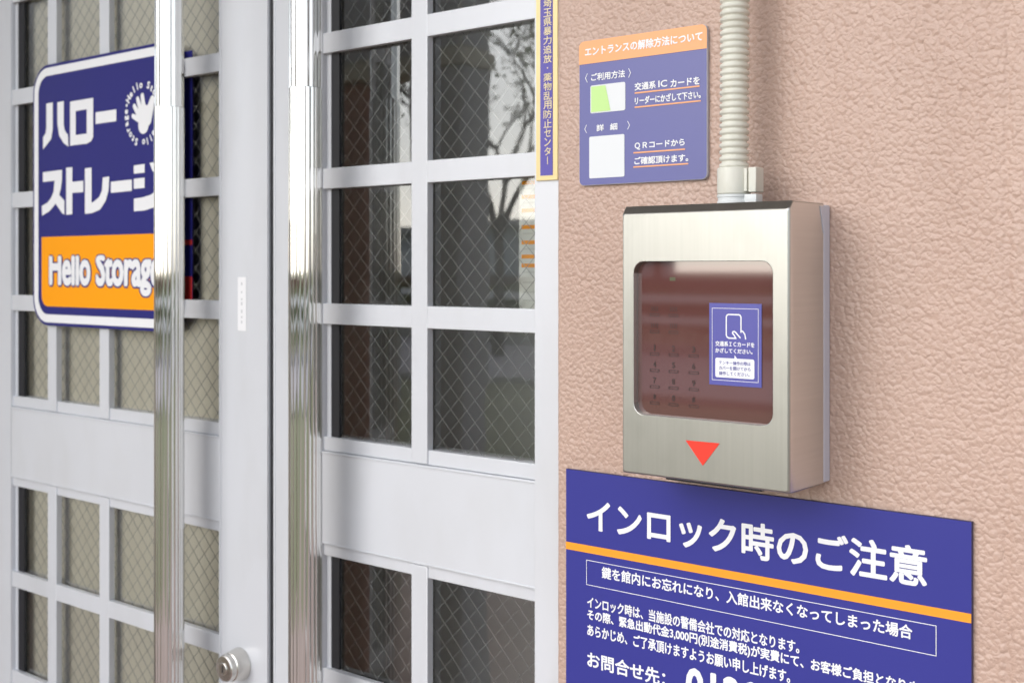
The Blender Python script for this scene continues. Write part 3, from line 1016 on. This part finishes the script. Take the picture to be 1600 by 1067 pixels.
for r_i, v in enumerate(vn):
    z_ = pt(1023, v, YA)[1]
    for c_i, x_ in enumerate(cols):
        if r_i < 2 and c_i == 2: continue
        zk = z_ - 0.0058
        ik.line([(x_ - 0.0047, zk - 0.0010), (x_ + 0.0047, zk - 0.0010), (x_ + 0.0047, zk + 0.0010), (x_ - 0.0047, zk + 0.0010)], 0.00048, True)
        if r_i >= 2:
            ch = keys[r_i][c_i]
            ik.text(ch, x_ - (0.0007 if ch == '1' else 0.0016), x_ + (0.0007 if ch == '1' else 0.0016), z_ - 0.0028, z_ + 0.0026, 0.03)
        else:
            for d in (-0.0030, -0.0010, 0.0012, 0.0032):
                ik.line([(x_ + d, z_ - 0.002), (x_ + d, z_ + 0.0016)], 0.0006)
ik.build('key_legend', M['key_ink'], panel)
lx_, lz_ = pt(1051, 436, YA)
ik = Ink(YA - 0.0002); ik.rect(lx_ - 0.003, lx_ + 0.003, lz_ - 0.0016, lz_ + 0.0016); ik.build('indicator', mat('dim_green', (0.075, 0.075, 0.03), 0.3), panel)
# red arrow
ik = Ink(-0.0764)
ik.poly([pt(1071, 687.5, -.0764), pt(1124.5, 692.5, -.0764), pt(1098, 727.5, -.0764)])
ik.build('arrow_sticker', M['red'], t)
# instruction sticker
kx0, kx1, kz0, kz1 = -0.5504, -0.4997, 1.3990, 1.4697
YK = YA - 0.0008
b = MB(); b.box(kx0, kx1, YK, YA - 0.0001, kz0, kz1); st = b.build('instruction_sticker', M['card_blue'], t)
KW, KH = kx1 - kx0, kz1 - kz0
def kp(fx_, fy_): return (kx0 + fx_ * KW, kz1 - fy_ * KH)
ik = Ink(YK - 0.0002)
ik.line([kp(.06, .062), kp(.94, .062), kp(.94, .940), kp(.06, .940)], 0.0004, True)
w_ = 0.00115
ik.line([kp(.335, .385), kp(.335, .165), kp(.35, .143), kp(.38, .135), kp(.575, .135), kp(.602, .143), kp(.617, .165), kp(.617, .345)], w_)
ik.line([kp(.335, .385), kp(.35, .410), kp(.385, .422), kp(.52, .422), kp(.485, .385), kp(.455, .362), kp(.460, .345), kp(.485, .338), kp(.515, .350), kp(.60, .412)], w_)
ik.line([kp(.617, .325), kp(.655, .338), kp(.69, .370), kp(.705, .425)], w_)
def ktext(s_, a, c, top, bot, bold):
    x0_, z1_ = kp(a, top); x1_, z0_ = kp(c, bot)
    ik.text(s_, x0_, x1_, z0_, z1_, bold)
ktext('交通系ＩＣカードを', .122, .872, .462, .526, 0.035)
ktext('かざしてください。', .122, .835, .546, .606, 0.035)
ik.poly([kp(*q_) for q_ in ((.49, .672), (.545, .672), (.495, .625))])
x0_, z1_ = kp(.122, .668); x1_, z0_ = kp(.868, .905)
ik.poly(rr(x0_, x1_, z0_, z1_, 0.0016, 5))
ik.build('white_print', M['white'], st)
ik = Ink(YK - 0.0004)
ktext('テンキー操作の際は', .195, .80, .700, .748, 0.012)
ktext('カバーを開けてから', .195, .80, .765, .813, 0.012)
ktext('操作してください。', .195, .78, .830, .878, 0.012)
ik.build('bubble_text', M['ink_blue'], st)

# ------------------------------------------------------------------ corrugated conduit into the top of the reader
ax_, ay_ = -0.5440, -0.038
t = empty('conduit', (ax_, ay_, 1.555), 'ivory corrugated conduit running down the wall into the card reader', 'conduit')
prof = []
z = 0.0
pitch = 0.00585
while z < 1.07:
    for f, r in ((0.0, 0.0109), (0.12, 0.0110), (0.24, 0.0127), (0.36, 0.01305), (0.62, 0.01305), (0.76, 0.0127), (0.88, 0.0112)):
        prof.append((r, z + f * pitch))
    z += pitch
b = MB()
n = 40
loops = []
for r, h in prof:
    bx = ax_ + 0.0009 * math.sin(h * 9 + 0.3) - 0.0003
    loops.append([(bx + r * math.cos(2 * math.pi * i / n), ay_ + r * math.sin(2 * math.pi * i / n), 1.588 + h) for i in range(n)])
b.loft(loops, True, True, True)
b.build('tube', M['pvc'], t, smooth=True)
b = MB(); b.lathe([(0.0138, 0), (0.0148, 0.0008), (0.0150, 0.004), (0.0150, 0.0215), (0.0144, 0.0235), (0.0130, 0.0240)], (ax_, ay_, 1.5652), n=48)
con = b.build('connector', M['pvc'], t, angle=35)
b = MB()
b.box(ax_ + 0.0135, ax_ + 0.0166, ay_ - 0.0072, ay_ + 0.006, 1.5672, 1.5874, 0.0006)
b.box(ax_ + 0.0185, ax_ + 0.0262, ay_ - 0.0085, ay_ + 0.006, 1.5662, 1.5880, 0.0010)
b.box(ax_ + 0.0160, ax_ + 0.0190, ay_ - 0.0030, ay_ + 0.006, 1.5668, 1.5876, 0.0004)
b.build('release_clip', M['pvc'], con, angle=40)
b = MB(); b.lathe([(0.0150, 0.0), (0.0150, 0.0035), (0.0144, 0.0042), (0.0144, 0.0066), (0.0150, 0.0072), (0.0150, 0.0095)], (ax_, ay_, 1.5555), n=48)
b.box(ax_ + 0.0125, ax_ + 0.0250, ay_ - 0.006, ay_ + 0.006, 1.5558, 1.5648, 0.0006)
b.build('collar', M['pvc_white'], t, angle=35)

# ------------------------------------------------------------------ across the road: what the glass and the steel mirror
random.seed(4)


def tree(x, y, h_, spread, leaves, label, size=0.16, depth=4):
    t = empty('tree', (x, y, 0), label, 'tree', 'trees across the road')
    b = MB()
    tips = []
    def grow(p, d, L, r, k):
        q_ = p + d * L
        b.tube(p, q_, r, r * 0.68, 7)
        if k == 0:
            tips.append(q_); return
        for _ in range(3):
            nd = (d + Vector((random.uniform(-1, 1), random.uniform(-1, 1), random.uniform(-0.2, 0.5))) * spread).normalized()
            grow(q_, nd, L * random.uniform(0.6, 0.8), r * 0.6, k - 1)
    grow(Vector((x, y, -0.02)), Vector((0.03, 0, 1)).normalized(), h_ * 0.27, h_ * 0.018, depth)
    b.build('trunk', M['bark'], t, smooth=True)
    v, f = [], []
    for p in tips:
        for _ in range(leaves):
            c = p + Vector((random.gauss(0, .32), random.gauss(0, .32), random.gauss(0, .25)))
            a = Vector((random.uniform(-1, 1), random.uniform(-1, 1), random.uniform(-1, 1))).normalized()
            c2 = a.orthogonal().normalized()
            s_ = size * random.uniform(0.5, 1.1)
            k0 = len(v)
            v += [tuple(c - a * s_), tuple(c + c2 * s_ * .5), tuple(c + a * s_), tuple(c - c2 * s_ * .5)]
            f.append((k0, k0 + 1, k0 + 2, k0 + 3))
    me = bpy.data.meshes.new('crown'); me.from_pydata(v, [], f); me.update()
    link_mesh('crown', me, M['leaf'], t)


tree(-13.75, -15.0, 7.5, 0.8, 5, 'thinly leaved tree across the road, mirrored against the sky in the right leaf', 0.09, 5)
tree(-27.0, -20.5, 9.0, 0.65, 40, 'dense bushy tree across the road, left of the thinly leaved tree', 0.22)
tree(-16.5, -24.5, 8.0, 0.65, 40, 'dense bushy tree across the road, right of the thinly leaved tree', 0.22)


def hedge(x0, x1, y0, y1, h_, n, label):
    v, f = [], []
    for _ in range(n):
        c = Vector((random.uniform(x0, x1), random.uniform(y0, y1), h_ * math.sqrt(random.random()) * random.uniform(0.75, 1.08)))
        a = Vector((random.uniform(-1, 1), random.uniform(-1, 1), random.uniform(-1, 1))).normalized()
        c2 = a.orthogonal().normalized()
        s_ = random.uniform(0.05, 0.12)
        k0 = len(v)
        v += [tuple(c - a * s_), tuple(c + c2 * s_ * .6), tuple(c + a * s_), tuple(c - c2 * s_ * .6)]
        f.append((k0, k0 + 1, k0 + 2, k0 + 3))
    me = bpy.data.meshes.new('hedge'); me.from_pydata(v, [], f); me.update()
    tag(link_mesh('hedge', me, M['leaf']), label, 'hedge')


hedge(-40, 25, -20.6, -19.4, 1.1, 26000, 'long green hedge behind the white guard rail')
t = empty('guard_rail', (-8, -18.6, 0), 'white guard rail along the far side of the road', 'guard rail')
b = MB()
for z_ in (0.45, 0.85): b.box(-45, 30, -18.66, -18.60, z_, z_ + 0.15, 0.01)
b.build('rail', M['rail'], t)
for i in range(25):
    b = MB(); b.box(-44 + i * 3, -43.92 + i * 3, -18.72, -18.661, -0.02, 0.98); b.build('post', M['rail'], t)
b = MB(); b.box(-60, 30, -28.3, -28, -0.02, 1.25, 0.02)
tag(b.build('boundary_wall', M['far_wall']), 'low dark brown boundary wall behind the hedge across the road', 'wall')
t = empty('pale_house', (-41, -40, 0), 'pale two storey house far across the road', 'house')
b = MB(); b.box(-49, -32, -50, -38, -0.02, 3.2); b.build('wall', M['far_pale'], t)
for i in range(6):
    b = MB(); b.box(-48 + i * 2.7, -46.6 + i * 2.7, -37.98, -37.94, 1.2, 2.4); b.build('window', M['window'], t)
b = MB(); b.box(-50, -31, -51, -37.3, 3.21, 3.5); b.build('roof', M['concrete'], t)
